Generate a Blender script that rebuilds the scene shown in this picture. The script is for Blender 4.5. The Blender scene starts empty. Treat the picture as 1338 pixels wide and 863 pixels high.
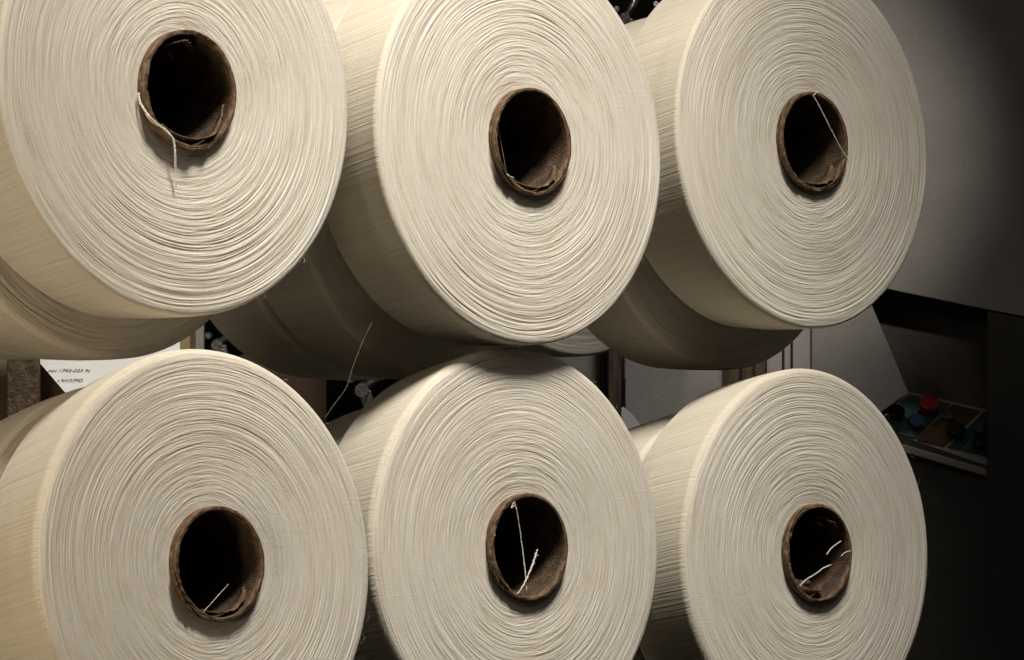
import bpy, bmesh, math, random
import numpy as np
from mathutils import Vector, Matrix

# ------------------------------------------------------------------ set-up
U = 0.13                      # one "R" (radius of a yarn package) in metres
F, CX, CY = 6073.3, 669.0, 431.5   # focal length and optical centre in photograph pixels
EYE = 1.5 / U                 # camera height in R
sc = bpy.context.scene
col = sc.collection
random.seed(4)

def W(c):                     # camera-frame vector (x right, y up, z back) in R -> world metres
    return Vector((c[0] * U, -c[2] * U, (c[1] + EYE) * U))
def WD(c):
    return Vector((c[0], -c[2], c[1]))
def ray(u, v):
    return np.array([(u - CX) / F, -(v - CY) / F, -1.0])
def at(u, v, depth):          # point at a depth (in R)
    return ray(u, v) * depth
def nrm(a, e):
    a, e = math.radians(a), math.radians(e)
    return np.array([math.sin(a) * math.cos(e), math.sin(e), math.cos(a) * math.cos(e)])

# ------------------------------------------------------------------ objects
def tag(o, label=None, cat=None, group=None, kind=None):
    if label: o['label'] = label
    if cat: o['category'] = cat
    if group: o['group'] = group
    if kind: o['kind'] = kind
    return o
def link_mesh(name, me, mat=None, parent=None):
    o = bpy.data.objects.new(name, me); col.objects.link(o)
    if mat is not None:
        for m in (mat if isinstance(mat, (list, tuple)) else [mat]): me.materials.append(m)
    if parent: o.parent = parent
    return o
def mesh_from(name, verts, faces, smooth=True):
    me = bpy.data.meshes.new(name)
    me.from_pydata([tuple(v) for v in verts], [], faces)
    me.update()
    if smooth:
        me.polygons.foreach_set('use_smooth', [True] * len(me.polygons))
    return me
def grid_mesh(name, P, wrap_u=True, flip=False):
    """P: (rows, cols, 3) array in metres; columns wrap round."""
    nr, nc = P.shape[:2]
    me = bpy.data.meshes.new(name)
    v = P.reshape(-1, 3)
    c = nc if wrap_u else nc - 1
    i = np.arange(nr - 1)[:, None]; j = np.arange(c)[None, :]
    a = i * nc + j; b = i * nc + (j + 1) % nc; d = (i + 1) * nc + j; e = (i + 1) * nc + (j + 1) % nc
    q = np.stack([a, b, e, d] if not flip else [a, d, e, b], -1).reshape(-1, 4)
    me.vertices.add(len(v)); me.vertices.foreach_set('co', v.astype(np.float32).ravel())
    me.loops.add(q.size); me.loops.foreach_set('vertex_index', q.astype(np.int32).ravel())
    me.polygons.add(len(q)); me.polygons.foreach_set('loop_start', np.arange(0, q.size, 4, dtype=np.int32))
    me.polygons.foreach_set('use_smooth', np.ones(len(q), bool))
    me.update(calc_edges=True); me.validate()
    return me
def empty(name, loc, rot=None):
    o = bpy.data.objects.new(name, None); col.objects.link(o)
    o.empty_display_size = .02
    if rot is not None: o.matrix_world = Matrix.Translation(loc) @ rot.to_4x4()
    else: o.location = loc
    return o
class MB:
    """collects shapes in camera-frame R coordinates; build() makes one mesh in world metres"""
    def __init__(s): s.v = []; s.f = []
    def box(s, lo, hi, rot=None, c=None):
        n = len(s.v)
        for z in (lo[2], hi[2]):
            for y in (lo[1], hi[1]):
                for x in (lo[0], hi[0]): s.v.append([x, y, z])
        if rot is not None:
            cc = np.array(c)
            for k in range(n, n + 8): s.v[k] = list(cc + np.array(rot @ Vector(s.v[k])))
        s.f += [[n + k for k in q] for q in ((0,2,3,1),(4,5,7,6),(0,1,5,4),(2,6,7,3),(0,4,6,2),(1,3,7,5))]
        return s
    def prism(s, pts, thick):          # pts: 3-D polygon, extruded away by vector thick
        n = len(s.v); k = len(pts); t = np.array(thick)
        for p in pts: s.v.append(list(p))
        for p in pts: s.v.append(list(np.array(p) + t))
        s.f.append([n + i for i in range(k)]); s.f.append([n + k + i for i in reversed(range(k))])
        for i in range(k): s.f.append([n + i, n + k + i, n + k + (i + 1) % k, n + (i + 1) % k])
        return s
    def tube(s, pts, rad, seg=8, cap=True):
        pts = [np.array(p, float) for p in pts]; n0 = len(s.v)
        rads = rad if isinstance(rad, (list, tuple, np.ndarray)) else [rad] * len(pts)
        ref = np.array([.31, .95, .11])
        for i, p in enumerate(pts):
            t = pts[min(i + 1, len(pts) - 1)] - pts[max(i - 1, 0)]; t = t / (np.linalg.norm(t) + 1e-12)
            a = np.cross(t, ref); a /= np.linalg.norm(a); b = np.cross(t, a)
            for k in range(seg):
                w = 2 * math.pi * k / seg
                s.v.append(list(p + rads[i] * (math.cos(w) * a + math.sin(w) * b)))
        for i in range(len(pts) - 1):
            for k in range(seg):
                A = n0 + i * seg + k; B = n0 + i * seg + (k + 1) % seg
                s.f.append([A, B, B + seg, A + seg])
        if cap:
            s.f.append([n0 + k for k in reversed(range(seg))]); s.f.append([n0 + (len(pts) - 1) * seg + k for k in range(seg)])
        return s
    def build(s, name, mat, parent=None, bevel=0, smooth=False):
        v = [W(p) for p in s.v]
        me = mesh_from(name, v, s.f, smooth)
        bm = bmesh.new(); bm.from_mesh(me)
        bmesh.ops.recalc_face_normals(bm, faces=bm.faces)
        if bevel:
            bmesh.ops.bevel(bm, geom=[e for e in bm.edges], offset=bevel * U, segments=2, affect='EDGES', profile=.5)
        bm.to_mesh(me); bm.free()
        o = link_mesh(name, me, mat)
        if parent:
            bpy.context.view_layer.update()
            o.parent = parent; o.matrix_parent_inverse = parent.matrix_world.inverted()
        return o
def smooth_path(pts, n=8):      # Catmull-Rom
    P = [np.array(p, float) for p in pts]; P = [2 * P[0] - P[1]] + P + [2 * P[-1] - P[-2]]
    out = []
    for i in range(1, len(P) - 2):
        for k in range(n):
            t = k / n; a, b, c, d = P[i - 1], P[i], P[i + 1], P[i + 2]
            out.append(.5 * ((2 * b) + (c - a) * t + (2 * a - 5 * b + 4 * c - d) * t * t + (3 * b - a - 3 * c + d) * t ** 3))
    out.append(P[-2]); return out

# ------------------------------------------------------------------ materials
class N:
    def __init__(s, name):
        s.m = bpy.data.materials.new(name); s.m.use_nodes = True
        s.t = s.m.node_tree; s.b = s.t.nodes['Principled BSDF']
        s.b.inputs['Specular IOR Level'].default_value = .3
    def n(s, t, **kw):
        x = s.t.nodes.new(t)
        for k, v in kw.items():
            if hasattr(x, k): setattr(x, k, v)
            else: x.inputs[k].default_value = v
        return x
    def l(s, a, b): s.t.links.new(a, b)
    def obj(s):               # object coordinates in R
        c = s.n('ShaderNodeTexCoord'); m = s.n('ShaderNodeVectorMath', operation='SCALE')
        m.inputs['Scale'].default_value = 1 / U
        s.l(c.outputs['Object'], m.inputs[0]); return m.outputs[0]
    def math(s, op, a, b=None, c=None):
        x = s.n('ShaderNodeMath', operation=op)
        for i, q in enumerate((a, b, c)):
            if q is None: continue
            if isinstance(q, (int, float)): x.inputs[i].default_value = q
            else: s.l(q, x.inputs[i])
        return x.outputs[0]
    def noise(s, vec, scale, detail=2, rough=.5, dist=0):
        x = s.n('ShaderNodeTexNoise'); x.inputs['Scale'].default_value = scale
        x.inputs['Detail'].default_value = detail; x.inputs['Roughness'].default_value = rough
        x.inputs['Distortion'].default_value = dist
        s.l(vec, x.inputs['Vector']); return x.outputs['Fac']
    def ramp(s, fac, stops):
        x = s.n('ShaderNodeValToRGB'); r = x.color_ramp
        while len(r.elements) < len(stops): r.elements.new(.5)
        for e, (p, c) in zip(r.elements, stops): e.position = p; e.color = (*c, 1)
        s.l(fac, x.inputs['Fac']); return x.outputs['Color']
    def bump(s, h, dist, strength=1, prev=None):
        x = s.n('ShaderNodeBump'); x.inputs['Distance'].default_value = dist * U
        x.inputs['Strength'].default_value = strength; s.l(h, x.inputs['Height'])
        if prev: s.l(prev, x.inputs['Normal'])
        return x.outputs['Normal']
    def set(s, color=None, rough=.6, metal=0, normal=None):
        if color is not None:
            if isinstance(color, tuple): s.b.inputs['Base Color'].default_value = (*color, 1)
            else: s.l(color, s.b.inputs['Base Color'])
        if isinstance(rough, (int, float)): s.b.inputs['Roughness'].default_value = rough
        else: s.l(rough, s.b.inputs['Roughness'])
        s.b.inputs['Metallic'].default_value = metal
        if normal: s.l(normal, s.b.inputs['Normal'])
        return s.m

def polar(n):
    """returns (x,y,z) sockets: cos, sin, radius, axial from object coordinates in R"""
    o = n.obj(); sp = n.n('ShaderNodeSeparateXYZ'); n.l(o, sp.inputs[0])
    fl = n.n('ShaderNodeCombineXYZ'); n.l(sp.outputs[0], fl.inputs[0]); n.l(sp.outputs[1], fl.inputs[1])
    ln = n.n('ShaderNodeVectorMath', operation='LENGTH'); n.l(fl.outputs[0], ln.inputs[0])
    nm = n.n('ShaderNodeVectorMath', operation='NORMALIZE'); n.l(fl.outputs[0], nm.inputs[0])
    s2 = n.n('ShaderNodeSeparateXYZ'); n.l(nm.outputs[0], s2.inputs[0])
    return o, s2.outputs[0], s2.outputs[1], ln.outputs['Value'], sp.outputs[2]

YARN_A, YARN_B, YARN_C = (.63, .55, .42), (.785, .715, .605), (.86, .81, .725)

def mat_face():
    n = N('yarn_end'); o, cs, sn, r, z = polar(n)
    rnd = n.n('ShaderNodeObjectInfo').outputs['Random']
    off = n.math('MULTIPLY', rnd, 37.0)
    def streak(ka, kr, detail, warp=0.0, extra=0.0):
        c = n.n('ShaderNodeCombineXYZ')
        n.l(n.math('MULTIPLY_ADD', cs, ka, extra), c.inputs[0])
        n.l(n.math('MULTIPLY', sn, ka), c.inputs[1])
        rr = n.math('MULTIPLY_ADD', r, kr, off)
        if warp:
            w = n.noise(o, 3.0, 2); rr = n.math('MULTIPLY_ADD', w, warp, rr)
        n.l(rr, c.inputs[2])
        return n.noise(c.outputs[0], 1.0, detail, .6)
    a = streak(2.2, 75, 3, 2.5); b = streak(5, 230, 2, 3, 3.0)
    big = streak(1.2, 9, 2, 1.5, 9.0)
    mix = n.math('ADD', n.math('MULTIPLY', a, .6), n.math('ADD', n.math('MULTIPLY', b, .25), n.math('MULTIPLY', big, .25)))
    colr = n.ramp(mix, [(.36, YARN_A), (.53, YARN_B), (.72, YARN_C)])  # thread tint variation; the tan end also puts groove shade into the colour
    # the faint cross-winding: threads running nearly along the radius, turning with it
    ang = n.math('ARCTAN2', sn, cs)
    tw = n.math('MULTIPLY_ADD', ang, 150.0, n.math('MULTIPLY', r, 55.0))
    cr = n.n('ShaderNodeCombineXYZ'); n.l(tw, cr.inputs[0]); n.l(n.math('MULTIPLY', r, 6.0), cr.inputs[1])
    cross = n.noise(cr.outputs[0], 1.0, 1)
    fine = n.noise(o, 95, 3, .65)
    h = n.math('ADD', n.math('MULTIPLY', a, 1.0), n.math('ADD', n.math('MULTIPLY', b, .5), n.math('ADD', n.math('MULTIPLY', fine, .30), n.math('MULTIPLY', cross, .22))))
    nr = n.bump(h, .0055, 1.0)
    n.b.inputs['Subsurface Weight'].default_value = .4; n.b.inputs['Subsurface Radius'].default_value = (1.0, .93, .85); n.b.inputs['Subsurface Scale'].default_value = .02 * U
    n.b.inputs['Sheen Weight'].default_value = .15; n.b.inputs['Sheen Roughness'].default_value = .5
    n.b.inputs['Specular IOR Level'].default_value = .15
    return n.set(colr, .85, 0, nr)
def mat_side():
    n = N('yarn_side'); o, cs, sn, r, z = polar(n)
    off = n.math('MULTIPLY', n.n('ShaderNodeObjectInfo').outputs['Random'], 23.0)
    ang = n.math('ARCTAN2', sn, cs)
    def th(k, hel, az, w, detail=2):
        wob = n.noise(o, 1.3, 1)
        t = n.math('MULTIPLY_ADD', ang, k, n.math('MULTIPLY', z, hel))
        t = n.math('ADD', t, n.math('MULTIPLY_ADD', wob, w, off))
        c = n.n('ShaderNodeCombineXYZ'); n.l(t, c.inputs[0]); n.l(n.math('MULTIPLY', z, az), c.inputs[1])
        return n.noise(c.outputs[0], 1.0, detail)
    a = th(52, 8, .9, 2.2, 1); b = th(130, 20, 2.0, 3)
    ring = n.n('ShaderNodeCombineXYZ'); n.l(n.math('MULTIPLY', z, 60.0), ring.inputs[2]); n.l(cs, ring.inputs[0]); n.l(sn, ring.inputs[1])
    rg = n.noise(ring.outputs[0], 1.0, 2)
    fine = n.noise(o, 95, 2, .6)
    mix = n.math('ADD', n.math('MULTIPLY', a, .45), n.math('ADD', n.math('MULTIPLY', b, .4), n.math('MULTIPLY', rg, .15)))
    colr = n.ramp(mix, [(.30, (.66, .57, .42)), (.5, (.75, .68, .55)), (.70, (.80, .745, .63))])
    h = n.math('ADD', n.math('MULTIPLY', a, .8), n.math('ADD', n.math('MULTIPLY', b, .45), n.math('ADD', n.math('MULTIPLY', rg, .02), n.math('MULTIPLY', fine, .3))))
    nr = n.bump(h, .0048, 1.0)
    n.b.inputs['Subsurface Weight'].default_value = .3; n.b.inputs['Subsurface Radius'].default_value = (1.0, .93, .85); n.b.inputs['Subsurface Scale'].default_value = .02 * U
    n.b.inputs['Sheen Weight'].default_value = .12
    n.b.inputs['Specular IOR Level'].default_value = .15
    return n.set(colr, .85, 0, nr)
def mat_card():
    n = N('brown_cardboard'); o, cs, sn, r, z = polar(n)
    lay = n.n('ShaderNodeCombineXYZ'); n.l(n.math('MULTIPLY', cs, 3), lay.inputs[0]); n.l(n.math('MULTIPLY', sn, 3), lay.inputs[1])
    n.l(n.math('MULTIPLY_ADD', r, 320, n.math('MULTIPLY', z, 160)), lay.inputs[2])
    a = n.noise(lay.outputs[0], 1, 2); b = n.noise(o, 26, 4, .65); c = n.noise(o, 120, 2)
    mix = n.math('ADD', n.math('MULTIPLY', a, .45), n.math('MULTIPLY', b, .55))
    colr = n.ramp(mix, [(.35, (.035, .019, .010)), (.5, (.15, .092, .052)), (.66, (.30, .205, .13))])
    nr = n.bump(n.math('ADD', mix, n.math('MULTIPLY', c, .4)), .009, .9)
    return n.set(colr, .8, 0, nr)
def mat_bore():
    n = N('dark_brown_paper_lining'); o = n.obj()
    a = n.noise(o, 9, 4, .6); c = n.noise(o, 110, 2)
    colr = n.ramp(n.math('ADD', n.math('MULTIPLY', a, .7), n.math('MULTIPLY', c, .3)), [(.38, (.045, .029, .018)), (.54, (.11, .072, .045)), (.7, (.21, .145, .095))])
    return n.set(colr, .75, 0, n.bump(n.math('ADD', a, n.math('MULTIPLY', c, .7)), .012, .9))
def mat_noise(name, c0, c1, scale=6, rough=.6, metal=0, bump=.01, fine=60, stretch=None):
    n = N(name); o = n.obj()
    if stretch:
        v = n.n('ShaderNodeVectorMath', operation='MULTIPLY'); v.inputs[1].default_value = stretch; n.l(o, v.inputs[0]); o = v.outputs[0]
    a = n.noise(o, scale, 4, .6); b = n.noise(o, fine, 2)
    f = n.math('ADD', n.math('MULTIPLY', a, .65), n.math('MULTIPLY', b, .35))
    return n.set(n.ramp(f, [(.36, c0), (.64, c1)]), rough, metal, n.bump(f, bump, .8))

M = dict(face=mat_face(), side=mat_side(), card=mat_card(), bore=mat_bore(),
    thread=mat_noise('white_thread', (.74, .70, .61), (.84, .80, .71), 30, .8),
    strand=mat_noise('tan_strand', (.22, .15, .10), (.32, .23, .16), 30, .8),
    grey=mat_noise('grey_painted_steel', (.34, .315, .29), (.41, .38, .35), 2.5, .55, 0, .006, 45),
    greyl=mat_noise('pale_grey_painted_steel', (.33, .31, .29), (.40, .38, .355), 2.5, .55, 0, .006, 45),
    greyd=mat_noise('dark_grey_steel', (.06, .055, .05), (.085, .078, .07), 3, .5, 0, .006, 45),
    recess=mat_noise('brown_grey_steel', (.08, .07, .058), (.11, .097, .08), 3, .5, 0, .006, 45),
    bore_shade=mat_noise('bore_shade_black', (.006, .005, .004), (.012, .010, .009), 8, 1.0),  # near-black stands for the unlit depth of the bore
    black=mat_noise('black_steel', (.010, .010, .011), (.02, .019, .019), 4, .45),
    metal=mat_noise('bare_steel', (.14, .14, .145), (.24, .24, .25), 9, .35, .9),
    wood=mat_noise('worn_brown_timber', (.05, .033, .02), (.21, .145, .09), 5, .8, 0, .02, 40, (6, 6, 1)),
    fibre=mat_noise('brown_fibreboard', (.045, .03, .017), (.17, .12, .07), 22, .85, 0, .03, 80),
    drum=mat_noise('dark_brown_fibre', (.035, .02, .011), (.06, .035, .02), 5, .7, 0, .01, 60),
    tan=mat_noise('tan_cardboard', (.30, .22, .12), (.40, .30, .17), 5, .8, 0, .01, 60),
    paper=mat_noise('white_paper', (.80, .79, .77), (.86, .85, .83), 6, .7, 0, .003, 60),
    ink=mat_noise('grey_ink', (.09, .09, .09), (.16, .16, .16), 20, .6, 0, .001),
    red=mat_noise('red_plastic', (.17, .012, .012), (.20, .016, .014), 10, .35, 0, .001),
    blue=mat_noise('blue_plastic', (.015, .05, .09), (.02, .06, .11), 10, .35, 0, .001),
    knob=mat_noise('black_plastic', (.012, .012, .013), (.02, .02, .02), 10, .35, 0, .001),
    teal=mat_noise('teal_enamel', (.06, .10, .09), (.08, .13, .115), 6, .45, 0, .001),
    amber=mat_noise('amber_enamel', (.075, .045, .014), (.095, .058, .018), 6, .45, 0, .001),
    navy=mat_noise('dark_teal_enamel', (.03, .06, .065), (.04, .08, .085), 6, .45, 0, .001))

M['bore_shade'].node_tree.nodes['Principled BSDF'].inputs['Specular IOR Level'].default_value = 0

# ------------------------------------------------------------------ yarn package
def vnoise(x, y, per, rng):
    """smooth value noise; x radial (any), y angular with integer period per"""
    nx = int(np.ceil(x.max() - min(0, x.min()))) + 3
    x = x - min(0, math.floor(x.min()))
    T = rng.random((nx + 1, per))
    xi = np.floor(x).astype(int); yi = np.floor(y).astype(int); fx = x - xi; fy = y - yi
    fx = fx * fx * (3 - 2 * fx); fy = fy * fy * (3 - 2 * fy)
    y0 = yi % per; y1 = (yi + 1) % per
    return (T[xi, y0] * (1 - fx) + T[xi + 1, y0] * fx) * (1 - fy) + (T[xi, y1] * (1 - fx) + T[xi + 1, y1] * fx) * fy

RC, HC, XC = .267, .036, .030          # core tube: outer radius and how far it sticks out
def winding_mesh(seed, L=.51, shear=0.0, taper=.965, nth=1000, nrad=400, corner=.035, ridge=1.0, rin=RC - .006):
    rng = np.random.default_rng(seed)
    th = np.linspace(0, 2 * math.pi, nth, endpoint=False)
    # profile: bore back -> (skipped) face from the bore to the rim, round corner, side, back corner, back face
    s = np.linspace(0, 1, nrad); r = rin + (1 - corner - rin) * s
    TT, RR = np.meshgrid(th, r)
    tn = TT / (2 * math.pi)
    def wob(per, amp): return amp * (vnoise(RR * 4, tn * per, per, rng) - .5)
    def streak(fr, per, w):
        x = (RR - rin) * fr + wob(7, w) + wob(17, w * .45) + w * 2
        n = vnoise(np.maximum(x, 0), tn * per, per, rng); return n
    h = 0
    a = streak(36, 4, 1.6); h = h + .0036 * (1 - np.abs(2 * a - 1)) ** 1.3
    b = streak(72, 6, 2.4); h = h + .0055 * (1 - np.abs(2 * b - 1)) ** 1.2
    c = streak(125, 11, 3.2); h = h + .0050 * (1 - np.abs(2 * c - 1))
    d = streak(200, 22, 4.0); h = h + .0028 * d
    mask = .45 + .8 * vnoise(RR * 5, tn * 6, 6, rng)
    mask *= np.clip((RR - rin) / .07, .25, 1) * (.7 + .5 * (RR - rin) / (1 - rin))
    h = h * mask * ridge * .47
    h += .010 * (vnoise(RR * 4, tn * 5, 5, rng) - .5)                      # slow undulation
    h += -.012 * ((RR - .62) / .4) ** 2                                    # face slightly domed
    rows = [np.stack([RR * np.cos(TT), RR * np.sin(TT), h], -1)]
    edge = h[-1]
    rimw = 1 + .004 * (vnoise(np.zeros(nth), th / (2 * math.pi) * 9, 9, rng) - .5)
    for k in range(1, 11):                                                 # round corner
        w = k / 10 * math.pi / 2
        rr = (1 - corner + corner * math.sin(w)) * rimw
        fadez = edge * (1 - k / 10)
        rip = .0004 * (vnoise(np.full(nth, 1. * k), th / (2 * math.pi) * 260, 260, rng) - .5)
        zz = -.001 - corner * (1 - math.cos(w)) + fadez + edge[0] * 0
        rows.append(np.stack([(rr + rip) * np.cos(th), (rr + rip) * np.sin(th), zz], -1)[None])
    ns = 60
    qq, tt2 = np.meshgrid(np.arange(1, ns + 1) / ns * 5, th / (2 * math.pi) * 14, indexing='ij')
    sway = .0045 * (vnoise(qq, tt2, 14, rng) - .5)
    for k in range(1, ns + 1):
        q = k / ns; z = -corner - (L - 2 * corner) * q
        rr = (1 - (1 - taper) * q + .006 * math.sin(math.pi * q)) * (rimw * (1 - q) + q)
        rr = rr + sway[k - 1] * min(1, 3 * q)
        rows.append(np.stack([rr * np.cos(th), rr * np.sin(th), np.full(nth, z)], -1)[None])
    for k in range(1, 7):
        w = k / 6 * math.pi / 2; rr = taper - corner + corner * math.cos(w)
        rows.append(np.stack([rr * np.cos(th), rr * np.sin(th), np.full(nth, -L + corner - corner * math.sin(w))], -1)[None])
    for rr in (.7, .5, rin): rows.append(np.stack([rr * np.cos(th), rr * np.sin(th), np.full(nth, -L)], -1)[None])
    P = np.concatenate(rows, 0)
    wgt = np.clip((np.hypot(P[..., 0], P[..., 1]) - rin) / .5, 0, 1)
    P[..., 0] += XC * np.clip((1 - np.hypot(P[..., 0], P[..., 1])) / (1 - rin), 0, 1)
    P[..., 1] += np.minimum(P[..., 2] + corner, 0) * shear * wgt                 # the wound body sags a little towards its back
    P = np.concatenate([P, P[:1]], 0)                                      # close through the bore
    me = grid_mesh('yarn_winding', P * U, flip=False)
    idx = np.zeros((P.shape[0] - 1, nth), np.int32); idx[nrad + 4:] = 1; idx[nrad + 10 + ns + 6:] = 0
    me.polygons.foreach_set('material_index', idx.ravel())
    return me
def core_mesh(seed, L=.51, nth=300):
    rng = np.random.default_rng(seed + 90)
    th = np.linspace(0, 2 * math.pi, nth, endpoint=False); tn = th / (2 * math.pi)
    def v(per, amp, row=0.): return amp * (vnoise(np.full(nth, row), tn * per, per, rng) - .5)
    ri = RC - .020
    # rough cut end: frayed plies, more on the left (angles about pi) where the wall is torn
    tear = .35 + .65 * np.clip(np.cos(th - 3.5), 0, 1)
    prof = [(RC, -L), (RC, 0), (RC, HC * .35), (RC + .001, HC * .6), (RC - .001, HC * .9), (RC - .004, HC), (RC - .009, HC - .004),
            (RC - .011, HC + .001), (RC - .014, HC - .004), (RC - .018, HC), (ri, HC - .008), (ri - .001, HC - .03), (ri, -.02), (ri, -L), (RC, -L)]
    rows = []
    for k, (r, z) in enumerate(prof):
        dr = np.zeros(nth); dz = np.zeros(nth)
        if 2 <= k <= 11:
            dr = v(70, .004, k) * tear + v(17, .003, k * .4) * tear; dz = (v(46, .007, k) + v(120, .005, k)) * tear
            dz += v(5, .01, 3)
        rr = r + dr
        rows.append(np.stack([rr * np.cos(th), rr * np.sin(th), z + dz], -1)[None])
    P = np.concatenate(rows, 0)
    me = grid_mesh('core_tube', P * U)
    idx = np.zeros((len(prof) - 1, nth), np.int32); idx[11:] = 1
    me.polygons.foreach_set('material_index', idx.ravel()); return me

def frame(a, e):
    n = nrm(a, e); ar = math.radians(a)
    ux = np.array([math.cos(ar), 0, -math.sin(ar)]); uy = np.cross(n, ux)
    return n, Matrix((WD(ux), WD(uy), WD(n))).transposed()
TOP_G, LOW_G, BACK_G = 'yarn packages of the upper row', 'yarn packages of the lower row', 'yarn packages standing behind the front ones'
def package(C, a, e, label, group, seed, detailed=True, L=.51, ridge=1.0, corner=.035, shear=0.0, scale=1.0):
    n, R = frame(a, e)
    root = empty('yarn_package', W(C), R)
    tag(root, label, 'yarn package', group)
    root.scale = (scale,) * 3
    if detailed: me = winding_mesh(seed, L, shear, ridge=ridge, corner=corner)
    else: me = winding_mesh(seed, L, shear, nth=500, nrad=120, ridge=ridge * .9, corner=corner)
    link_mesh('yarn_winding', me, [M['face'], M['side']], root)
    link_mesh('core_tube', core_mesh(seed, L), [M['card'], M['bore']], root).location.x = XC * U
    me = mesh_from('bore_dark_disc', [(0, 0, (-L + .04) * U)] + [((RC - .021) * U * math.cos(2 * math.pi * i / 40), (RC - .021) * U * math.sin(2 * math.pi * i / 40), (-L + .02) * U) for i in range(40)],
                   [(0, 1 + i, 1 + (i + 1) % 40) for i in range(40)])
    link_mesh('bore_dark_disc', me, M['bore_shade'], root).location.x = XC * U  # added dark disc closing the tube, so the bore ends in darkness
    return root, n, np.array(C)

SP = {1: ((-1.464, 1.059, -20.523), 43.8, 5.2), 2: ((.060, .927, -22.910), 45.1, 4.2), 3: ((1.572, 1.004, -24.797), 44.6, 3.9),
      4: ((-1.390, -1.080, -21.432), 43.4, 4.7), 5: ((.046, -1.082, -23.177), 44.0, 3.0), 6: ((1.617, -1.206, -25.076), 45.0, 2.6)}
LAB = {1: 'cream yarn package with a white thread end hanging down its face from the core',
       2: 'front yarn package of the upper row between the hanging-thread one and the rightmost one',
       3: 'upper row yarn package with a white thread crossing its core, before the grey wall',
       4: 'lower row yarn package beside the white paper slip, one hair-thin thread in its core',
       5: 'lower row yarn package with two crossing white threads in its core, shaded at the top',
       6: 'lower row yarn package with three short white threads in its core, nearest the knobs'}
KS = {1: 1, 2: 1, 3: 1, 4: .950, 5: .987, 6: .983}
packs = {}
for k, (C, a, e) in SP.items():
    C = tuple(np.array(C) * KS[k])
    packs[k] = package(C, a, e, LAB[k], TOP_G if k < 4 else LOW_G, 10 + k, scale=KS[k], shear=[0, 0, 0, 0, .14, .10, .08][k], ridge=[0, 1.25, 1.1, 1.05, 1.05, .85, .9][k],
                       corner=[0, .028, .028, .03, .05, .045, .05][k])
# packages behind: upper row ones hang a little lower than those in front of them
def face_at(k, u, v, off):         # where the ray through a photograph point meets the plane off behind package k
    root, n, C = packs[k]; c = C - n * off; d = ray(u, v); return d * ((c @ n) / (d @ n))
for k, (u, v), lab in ((1, (140, 183), 'tan shaded yarn package behind the front one with the hanging thread end, lower edge showing'),
                       (2, (575, 238), 'dark brown looking yarn package in deep shade behind the middle one of the upper row'),
                       (3, (945, 245), 'shaded yarn package behind the upper right one, lower edge before the grey panels')):
    c = face_at(k, u, v, .76); package(c, SP[k][1], SP[k][2], lab, BACK_G, 30 + k, False)
package(face_at(1, 42, 187, 1.32), SP[1][1], SP[1][2], 'hindmost tan yarn package of the upper left column, lower edge showing above the fibreboard post', BACK_G, 36, False)
for k, lab in ((4, 'shaded yarn package behind the lower left one, under the brown fibreboard post'),
               (5, 'shaded yarn package behind the lower middle one, under the steel guide arm'),
               (6, 'shaded yarn package behind the lower right one, under the dark grey panel')):
    root, n, C = packs[k]; c = C - n * .57 + np.array([0, {4: -.11, 5: -.20, 6: -.17}[k], 0]); package(c, SP[k][1], SP[k][2], lab, BACK_G, 40 + k, False, shear=.1, scale=KS[k])
package(face_at(2, 482, 243, 1.32), SP[2][1], SP[2][2], 'hindmost dark yarn package of the upper middle column, lower edge showing over the drum', BACK_G, 37, False)
package(at(752, 249, 28.0), 44, 4, 'far yarn package, ridged lower rim peeping out just above the timber post', BACK_G, 51, False)
def lathe(name, c, prof, mat, parent=None, seg=64):
    v = []; f = []
    for r, y in prof:
        for k in range(seg):
            w = 2 * math.pi * k / seg; v.append(W(c + np.array([r * math.cos(w), y, r * math.sin(w)])))
    for i in range(len(prof) - 1):
        for k in range(seg):
            a = i * seg + k; b = i * seg + (k + 1) % seg; f.append([a, a + seg, b + seg, b])
    return link_mesh(name, mesh_from(name, v, f), mat, parent)
drum = lathe('fibre_drum', at(362, 457, 26.4), [(.001, .0), (.10, -.006), (.20, -.03), (.25, -.06), (.275, -.10), (.28, -.14), (.28, -1.6), (.001, -1.6)], M['drum'])
tag(drum, 'dark brown fibre drum with a rounded top between the two lower left packages', 'drum')

# ------------------------------------------------------------------ loose threads in and on the cores
def thread(k, pts, name='loose_thread', rad=.0065, mat='thread', taper=True, label=None, hairs=0):
    root, n, C = packs[k]; P = []
    for u, v, off in pts:
        c = C + n * off; d = ray(u, v); P.append(d * ((c @ n) / (d @ n)))
    P = smooth_path(P, 10); m = MB(); rnd = random.Random(int(pts[0][0]))
    rad = rad * (.85 if k == 1 else .62); P = [p + np.array([rnd.gauss(0, .0004) for _ in range(3)]) for p in P]
    q = len(P); rr = [rad * (.85 + .3 * math.sin(i * 2.1) * .5) * (1 if not taper else min(1, .35 + (q - 1 - i) / 6)) for i in range(q)]
    m.tube(P, rr, 6)
    # a second ply twisted round the first
    tw = [p + .6 * rad * np.array([math.cos(i * 1.1), math.sin(i * 1.1), 0]) for i, p in enumerate(P)]
    m.tube(tw, [x * .6 for x in rr], 5)
    for h in range(hairs):
        i = rnd.randrange(q // 2, q); d = np.array([rnd.gauss(0, 1) for _ in range(3)]) * .008
        m.tube([P[i], P[i] + d * .6, P[i] + d + np.array([0, -.004, 0])], .0012, 4)
    o = m.build(name, M[mat], root, smooth=True)
    if label: o['label'] = label
    return o
h = HC
thread(1, [(181, 122, .012), (184, 136, h * .6), (196, 153, h + .012), (210, 166, h + .016), (221, 176, h + .018), (227, 184, h + .02), (229, 203, .05), (229.5, 225, .03), (230, 246, .022)], label='white thread end hanging straight down the face')
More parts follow.
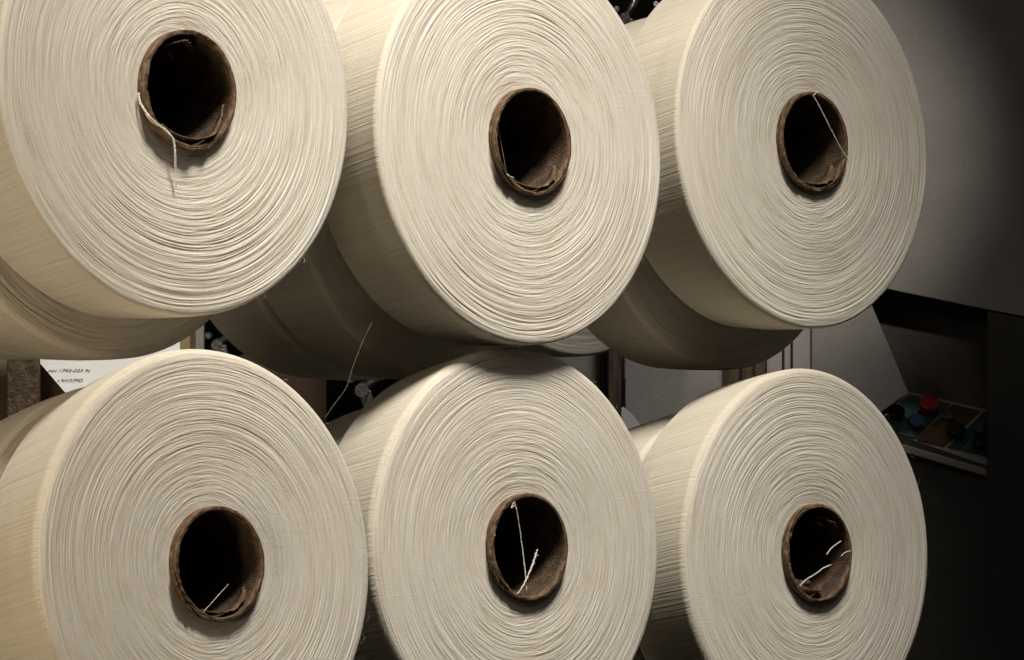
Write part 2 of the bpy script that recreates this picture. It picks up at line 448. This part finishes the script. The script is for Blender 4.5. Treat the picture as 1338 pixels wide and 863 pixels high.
thread(1, [(188, 138, h * .5), (193, 153, h * .8), (204, 163, h + .008), (216, 169, h + .012), (227, 182, h + .016)], rad=.0045)
thread(1, [(216, 66, -.10), (222, 72, -.11), (228, 78, -.11)], rad=.003)
thread(2, [(651, 165, .0), (655, 190, -.02), (662, 226, .01)], rad=.0022, mat='strand')
thread(2, [(660, 226, h - .01), (665, 230, h + .004), (672, 233, h - .01)], rad=.005)
thread(3, [(1058, 121, h - .01), (1066, 131, h), (1084, 166, h), (1098, 193, h), (1109, 211, h + .004)], rad=.0062, label='white thread stretched across the bore')
thread(3, [(1060, 122, h - .01), (1064, 124, h), (1068, 119, h + .003)], rad=.004)
thread(4, [(265, 801, h - .02), (280, 784, .01), (299, 763, -.01)], rad=.0028)
thread(5, [(672, 655, h - .006), (676, 672, .03), (681, 706, .02), (686, 746, .03), (688, 768, .04), (686, 779, h - .012)], rad=.0052, label='long white thread hanging down inside the bore')
thread(5, [(671, 657, h), (668, 664, h - .006), (673, 660, h)], rad=.005)
thread(5, [(676, 777, h - .006), (684, 765, .05), (692, 748, .06), (697, 735, .06), (702, 718, .06)], rad=.0085, hairs=14, label='frayed white thread end standing up from the rim')
thread(6, [(1045, 766, h), (1053, 758, .05), (1063, 752, .05), (1070, 747, .05), (1077, 742, .05), (1087, 738, .05)], rad=.0062)
thread(6, [(1080, 725, .03), (1086, 717, .03), (1092, 712, .035), (1099, 707, .04)], rad=.0058)
thread(6, [(1099, 727, .04), (1105, 722, .045), (1112, 720, h)], rad=.005)

# stray fibres standing off each wound end
def fibres(k, count=200):
    root, n, C = packs[k]; rng = random.Random(700 + k); v = []; f = []
    for i in range(count):
        a = rng.uniform(0, 2 * math.pi); rim = rng.random() < .15
        r = rng.uniform(.985, .998) if rim else rng.uniform(.32, .97); z = rng.uniform(-.03, 0) if rim else .0
        p = Vector((r * math.cos(a), r * math.sin(a), z - (.012 * ((r - .62) / .4) ** 2 if not rim else 0)))
        tang = Vector((-math.sin(a), math.cos(a), 0)) * rng.choice((-1, 1)); out = Vector((math.cos(a), math.sin(a), 0)) * (1 if rim else rng.uniform(-.4, .4)) + Vector((0, 0, rng.uniform(.1, .8)))
        ln = rng.uniform(.015, .04); w0 = .0005
        pts = [p + tang * ln * t + out * ln * (.45 if rim else .3) * math.sin(t * rng.uniform(1.8, 3.0)) for t in (0, .3, .6, .85, 1)]
        b = len(v)
        for j, q in enumerate(pts):
            w = w0 * (1 - .15 * j)
            for s3 in range(3):
                th = s3 * 2.094; v.append(tuple((q + Vector((math.cos(th), math.sin(th), .6 * math.cos(th))) * w) * U))
        for j in range(4):
            for s3 in range(3):
                A0 = b + j * 3 + s3; B0 = b + j * 3 + (s3 + 1) % 3; f.append([A0, B0, B0 + 3, A0 + 3])
    o = link_mesh('stray_fibres', mesh_from('stray_fibres', v, f), M['thread'], root); o['kind'] = 'stuff'
for k in packs: fibres(k)

# torn paper plies curling off the tubes
def flap(k, ang0, ang1, r0, r1, z0, z1, seed):
    root, n, C = packs[k]; rng = random.Random(seed); N_ = 26; v = []; f = []
    for i in range(N_):
        t = i / (N_ - 1); a = math.radians(ang0 + (ang1 - ang0) * t)
        bulge = math.sin(math.pi * t); jag = rng.uniform(-.006, .006)
        ra = r0 + .004 * bulge; rb = r1 + .008 * bulge + jag * .6
        v += [(ra * math.cos(a) * U, ra * math.sin(a) * U, z0 * U), (rb * math.cos(a) * U, rb * math.sin(a) * U, (z0 + (z1 - z0) * (.4 + .6 * bulge) + jag) * U)]
        if i: j = 2 * i; f.append([j - 2, j - 1, j + 1, j])
    me = mesh_from('paper_flap', v, f); o = link_mesh('paper_flap', me, M['card'])
    md = o.modifiers.new('thickness', 'SOLIDIFY'); md.thickness = .004 * U
    # a flap is a sub-part of its tube
    tube = [c for c in root.children if c.name.startswith('core_tube')][0]; o.parent = tube
    return o
flap(1, 175, 300, RC, RC - .006, .02, HC + .022, 1); flap(1, 225, 345, RC - .034, RC - .055, -.03, .05, 2)
flap(1, 60, 130, RC - .036, RC - .060, -.12, .03, 3)
flap(2, 150, 235, RC, RC + .008, .02, HC + .014, 4); flap(2, 235, 330, RC - .034, RC - .048, -.04, .045, 5)
flap(3, 130, 250, RC, RC + .006, .015, HC + .012, 6); flap(3, 240, 330, RC - .036, RC - .046, -.06, .045, 7)
flap(4, 185, 240, RC, RC + .006, .015, HC + .010, 8); flap(4, 250, 330, RC - .036, RC - .050, -.06, .03, 9)
flap(5, 150, 230, RC, RC + .004, .01, HC + .006, 10)
flap(6, 110, 215, RC, RC + .004, .01, HC + .010, 11); flap(6, 230, 300, RC - .036, RC - .075, -.1, .02, 12)
flap(6, 20, 75, RC - .036, RC - .07, -.1, .03, 13); flap(6, 245, 275, RC - .04, RC - .12, -.14, -.04, 14)
for k, ang, rr, z, s in ((6, 55, .20, -.05, .035), (6, 95, .10, -.2, .03), (6, 270, .19, -.08, .045), (6, 80, .19, -.1, .03)):
    flap(k, ang - 12, ang + 12, rr + s * .3, rr - s, z - .04, z + .03, int(ang))

# ------------------------------------------------------------------ background, left gap
def slab(pts, depth, thick, name, mat, parent=None, bevel=0):
    return MB().prism([at(u, v, depth) for u, v in pts], (0, 0, -thick)).build(name, mat, parent, bevel)
tag(slab([(-160, 300), (248, 300), (248, 700), (-160, 700)], 26.5, .5, 'cardboard_box', M['tan']),
    'tan cardboard box standing behind the paper slip at the left edge', 'box')
tag(slab([(9, 380), (50, 380), (50, 640), (9, 640)], 26.1, .12, 'board_post', M['fibre'], bevel=.01), 'speckled brown fibreboard post left of the white paper slip', 'post')
def pdep(v): return 26.42 - (v - 440) / 100 * .25      # the slip leans, its foot nearer
pap = tag(MB().prism([at(u, v, pdep(v)) for u, v in [(49, 440), (49, 471), (85, 513), (100, 530), (235, 530), (235, 440)]], (0, 0, -.01)).build('paper_slip', M['paper']),
    'white paper slip with two lines of black print between the left packages', 'paper slip')
def text(body, u, v, depth, height, mat, name, parent, shear=.35, sx=1.0, tilt=0):
    cu = bpy.data.curves.new(name, 'FONT'); cu.body = body; cu.size = height * U; cu.extrude = .001 * U; cu.shear = shear
    o = bpy.data.objects.new(name + '_src', cu); col.objects.link(o)
    bpy.context.view_layer.update()
    me = bpy.data.meshes.new_from_object(o.evaluated_get(bpy.context.evaluated_depsgraph_get()))
    bpy.data.objects.remove(o)
    t = link_mesh(name, me, mat)
    t.matrix_world = Matrix.Translation(W(at(u, v, depth))) @ Matrix.Rotation(math.radians(61), 4, 'X') @ Matrix.Rotation(math.radians(tilt), 4, 'Z') @ Matrix.Diagonal((sx, 1, 1, 1))
    bpy.context.view_layer.update()
    mw = t.matrix_world.copy(); t.parent = parent; t.matrix_parent_inverse = parent.matrix_world.inverted(); t.matrix_world = mw
    return t
text('nav 1742-223 N', 62, 486, pdep(486) - .006, .026, M['ink'], 'printed_line', pap, sx=1.4)
text('v NV,P,PPO', 74, 499, pdep(499) - .006, .027, M['ink'], 'printed_line', pap, sx=1.1)

# ------------------------------------------------------------------ background, dark middle gap: the guide arms of the frame
def guide_arm(u, v, d, label, s=1.0, ang=38):
    g = empty('guide_arm', W(at(u, v, d))); tag(g, label, 'guide arm', 'steel guide arms in the dark gaps of the rack')
    c = at(u, v, d); t = math.radians(ang); dx = np.array([math.cos(t), math.sin(t), -.3])
    MB().tube([c, c + dx * .22 * s], .026 * s, 12).build('arm_bar', M['metal'], g, smooth=True)
    k = MB(); k.tube([c + np.array([-.01, -.01, .05]), c + np.array([0, 0, -.06])], .04 * s, 16).build('pivot_disc', M['metal'], g)
    c2 = c + np.array([-.075 * s, .055 * s, 0])
    MB().tube([c2 + np.array([0, 0, .05]), c2 + np.array([0, 0, -.04])], [.022 * s, .028 * s], 12).build('bolt', M['metal'], g)
    MB().box((-.035, -.12, -.03), (.035, -.02, .0), Matrix.Rotation(.3, 3, 'Z'), c).build('bracket', M['metal'], g, bevel=.004)
    return g
guide_arm(475, 508, 26.6, 'steel guide arm with pivot disc left of the lower middle package top')
guide_arm(286, 449, 26.6, 'steel guide arm showing above the lower left package top', .8)
guide_arm(418, 470, 26.6, 'small steel guide arm showing between the two other lower arms', .5, 200)
guide_arm(352, 446, 26.8, 'small steel guide arm under the shaded upper package', .5, 160)
guide_arm(437, 12, 26.6, 'steel guide arm at the top edge between the left and middle packages', .8, 30)
guide_arm(818, 22, 28.4, 'steel guide arm at the top edge just right of the upper middle package', .8, 60)
guide_arm(868, 14, 28.4, 'steel guide arm at the top edge above the upper right package side', .7, 70)
tag(slab([(243, 340), (266, 340), (266, 560), (243, 560)], 27.0, .1, 'steel_upright', M['greyl'], bevel=.01), 'grey steel upright beside the tan box, showing over the lower left package', 'upright')
tag(MB().tube(smooth_path([at(424, 547, 22.2), at(438, 527, 22.2), at(450, 511, 22.2), at(455, 500, 22.2), at(461, 480, 22.2), at(470, 456, 22.2), at(478, 438, 22.2), at(486, 422, 22.2)], 8), .0019, 6).build('yarn_strand', M['strand'], smooth=True),
    'thin tan yarn strand rising between the lower left and lower middle packages', 'yarn strand')

# ------------------------------------------------------------------ background, right gap: posts and panels
tag(slab([(680, 300), (782, 300), (782, 620), (680, 620)], 30.2, .1, 'narrow_panel', M['grey'], bevel=.008), 'narrow grey steel panel left of the timber post', 'panel')
tag(slab([(783, 300), (794, 300), (794, 620), (783, 620)], 30.0, .1, 'steel_channel', M['black'], bevel=.006), 'black steel channel against the left side of the timber post', 'channel')
tag(slab([(795, 300), (812, 300), (812, 620), (795, 620)], 29.8, .1, 'timber_post', M['wood'], bevel=.008), 'worn brown timber post beside the lower middle package', 'post')
tag(MB().tube([at(814.5, 495, 29.7), at(814.5, 560, 29.7)], .014, 10).build('black_rod', M['knob']), 'short black rod against the right side of the timber post', 'rod')
tag(slab([(816, 300), (944, 300), (944, 620), (816, 620)], 30.2, .1, 'broad_panel', M['grey'], bevel=.008), 'broad mottled grey panel between the timber post and the brown slats', 'panel')
for u0, u1, lab in ((945, 966, 'widest brown slat beside the broad grey panel'), (969, 984, 'middle brown slat behind the upper right packages'), (986, 1000, 'brown slat nearest the pale seamed panels')):
    tag(slab([(u0, 380), (u1, 380), (u1, 620), (u0, 620)], 30.0, .08, 'wooden_slat', M['wood'], bevel=.006), lab, 'slat', 'brown slats between the grey panels')
for u0, u1, lab in ((1002, 1022, 'slim grey panel strip next to the brown slats'), (1025, 1033, 'thinnest grey panel strip between two dark seams'), (1036, 1059, 'grey panel strip next to the control cabinet')):
    tag(slab([(u0, 380), (u1, 380), (u1, 640), (u0, 640)], 30.2, .1, 'panel_strip', M['grey'], bevel=.006), lab, 'panel', 'grey panel strips with dark seams')
tag(slab([(812, 534), (815, 532), (826, 541), (840, 560), (812, 560)], 29.6, .05, 'card_corner', M['paper']), 'pale card corner at the foot of the timber post', 'card')

# ------------------------------------------------------------------ control cabinet with its recess and knob tray
cab = empty('control_cabinet', W(at(1190, 700, 30))); tag(cab, 'grey control cabinet with a dark recess and a tray of coloured knobs, right edge', 'cabinet')
D = 29.6
# front skin in pieces round the recess; the recess' outline slopes like the photograph's
def skin(pts, name='front_skin', mat='grey', d=D, th=.10, bevel=.004):
    return slab(pts, d, th, name, M[mat], cab, bevel)
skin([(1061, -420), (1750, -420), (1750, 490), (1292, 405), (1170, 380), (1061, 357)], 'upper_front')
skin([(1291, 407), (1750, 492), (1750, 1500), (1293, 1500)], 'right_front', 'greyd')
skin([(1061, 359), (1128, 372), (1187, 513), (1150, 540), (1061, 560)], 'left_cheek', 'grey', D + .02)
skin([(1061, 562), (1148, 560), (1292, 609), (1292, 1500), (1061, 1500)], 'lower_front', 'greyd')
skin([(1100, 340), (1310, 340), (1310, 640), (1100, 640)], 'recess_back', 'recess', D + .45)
# tray: a tilted shelf coming forward, its right end hidden by the front
A, B_, C_, D_ = at(1187, 511, D + .36), at(1350, 549, D + .36), at(1291, 607, D + .04), at(1128, 569, D + .04)
nrmT = np.cross(B_ - A, D_ - A); nrmT /= np.linalg.norm(nrmT)
if nrmT[1] < 0: nrmT = -nrmT
MB().prism([A, B_, C_, D_], tuple(-nrmT * .06)).build('tray', M['greyl'], cab, .008)
skin([(1120, 563), (1289, 613), (1289, 623), (1120, 574)], 'tray_lip', 'grey', D - .05, .05, .01)
skin([(1120, 577), (1289, 626), (1289, 629), (1120, 581)], 'seam_strip', 'black', D - .01, .02, .0)
def tp(s, t, h=0): return (A * (1 - s) + B_ * s) * (1 - t) + (D_ * (1 - s) + C_ * s) * t + nrmT * h
for s0, s1, t0, t1, mt in ((.03, .21, .08, .86, 'teal'), (.225, .36, .08, .86, 'teal'), (.38, .60, .08, .88, 'amber'), (.63, .73, .08, .88, 'navy'), (.745, .96, .08, .88, 'navy')):
    MB().prism([tp(s0, t0, .004), tp(s1, t0, .004), tp(s1, t1, .004), tp(s0, t1, .004)], tuple(nrmT * .01)).build('button_plate', M[mt], cab, .002)
def knob(s, t, r, hgt, mt, lab):
    c = tp(s, t, .014); seg = 24
    m = MB(); m.tube([c, c + nrmT * hgt * .45], r * .6, seg)
    m.tube([c + nrmT * hgt * .4, c + nrmT * hgt * .5, c + nrmT * hgt * .92, c + nrmT * hgt], [r * .9, r, r, r * .86], seg)
    o = m.build('knob', M[mt], cab); o['label'] = lab
for a_ in ((.087, .563, .055, .07, 'knob', 'black knob nearest the packages'), (.28, .63, .055, .06, 'blue', 'blue knob'), (.265, .33, .068, .10, 'red', 'red mushroom knob'),
           (.43, .35, .04, .03, 'amber', 'amber button'), (.59, .63, .06, .07, 'knob', 'black knob on the dark plate'), (.824, .72, .055, .07, 'knob', 'black knob at the right end'), (.72, .45, .04, .03, 'navy', 'dark teal button')):
    knob(*a_)

# ------------------------------------------------------------------ the room behind and below
tag(slab([(-1400, -1200), (2600, -1200), (2600, 2200), (-1400, 2200)], 33.5, .2, 'back_wall', M['black']), kind='structure')
fl = MB().box((-14, -EYE - .3, -40), (14, -EYE, 4)).build('floor', M['greyd']); tag(fl, kind='structure')

# ------------------------------------------------------------------ lights
def lamp(kind, name, pos, target, energy, color, **kw):
    ld = bpy.data.lights.new(name, kind); ld.energy = energy; ld.color = color
    for k, v in kw.items(): setattr(ld, k, v)
    o = bpy.data.objects.new(name, ld); col.objects.link(o)
    p, t = W(pos), W(target); o.location = p; o.rotation_euler = (t - p).to_track_quat('-Z', 'Y').to_euler(); return o
ctr = np.array([-.6, .2, -22.8])
Ldir = np.array([.20, .86, .40]); Ldir /= np.linalg.norm(Ldir)
lamp('SPOT', 'key_spot', ctr + Ldir * 15, ctr, 240, (1, .95, .86), shadow_soft_size=1.9 * U, spot_size=math.radians(34), spot_blend=.7)
lamp('SPOT', 'wall_fill', np.array([.6, 8.5, -14.0]), at(1030, 180, 29.6), 76, (1, .93, .86), shadow_soft_size=.3 * U, spot_size=math.radians(8.8), spot_blend=.55)  # added spot making the light pool on the right-hand wall, no real fitting
lamp('SPOT', 'rear_fill', np.array([1.3, 7.0, -27.3]), at(900, 500, 29.8), 24, (1, .95, .90), shadow_soft_size=.6 * U, spot_size=math.radians(22), spot_blend=.9)  # added overhead spot, only brightens the panels behind the right gap
lamp('SPOT', 'left_fill', np.array([-9, 5.5, -13]), np.array([-.6, .6, -22]), 24, (1, .88, .72), shadow_soft_size=1.4 * U, spot_size=math.radians(21), spot_blend=.6)
lamp('AREA', 'low_left_fill', np.array([-3.6, -1.3, -17.3]), np.array([-1.8, .2, -21]), .75, (1, .82, .58), size=1.0 * U)  # added fill lifting the upper left undersides, no actual work lamp
lamp('AREA', 'front_fill', np.array([4, 12, -8]), ctr, 2.4, (1, .92, .82), size=7 * U)
w = bpy.data.worlds.new('World'); sc.world = w; w.use_nodes = True
w.node_tree.nodes['Background'].inputs[0].default_value = (1, .92, .82, 1); w.node_tree.nodes['Background'].inputs[1].default_value = .01

# ------------------------------------------------------------------ camera
cam = bpy.data.cameras.new('camera'); co = bpy.data.objects.new('camera', cam); col.objects.link(co)
co.location = W((0, 0, 0)); co.rotation_euler = (math.radians(90), 0, 0)
cam.sensor_fit = 'HORIZONTAL'; cam.sensor_width = 36; cam.lens = F / 1338 * 36
cam.clip_start = .05; cam.clip_end = 100
sc.camera = co
sc.view_settings.view_transform = 'Standard'; sc.view_settings.look = 'None'; sc.view_settings.exposure = 0; sc.view_settings.gamma = 1
sc.render.engine = 'CYCLES'; sc.cycles.max_bounces = 6; sc.cycles.diffuse_bounces = 2
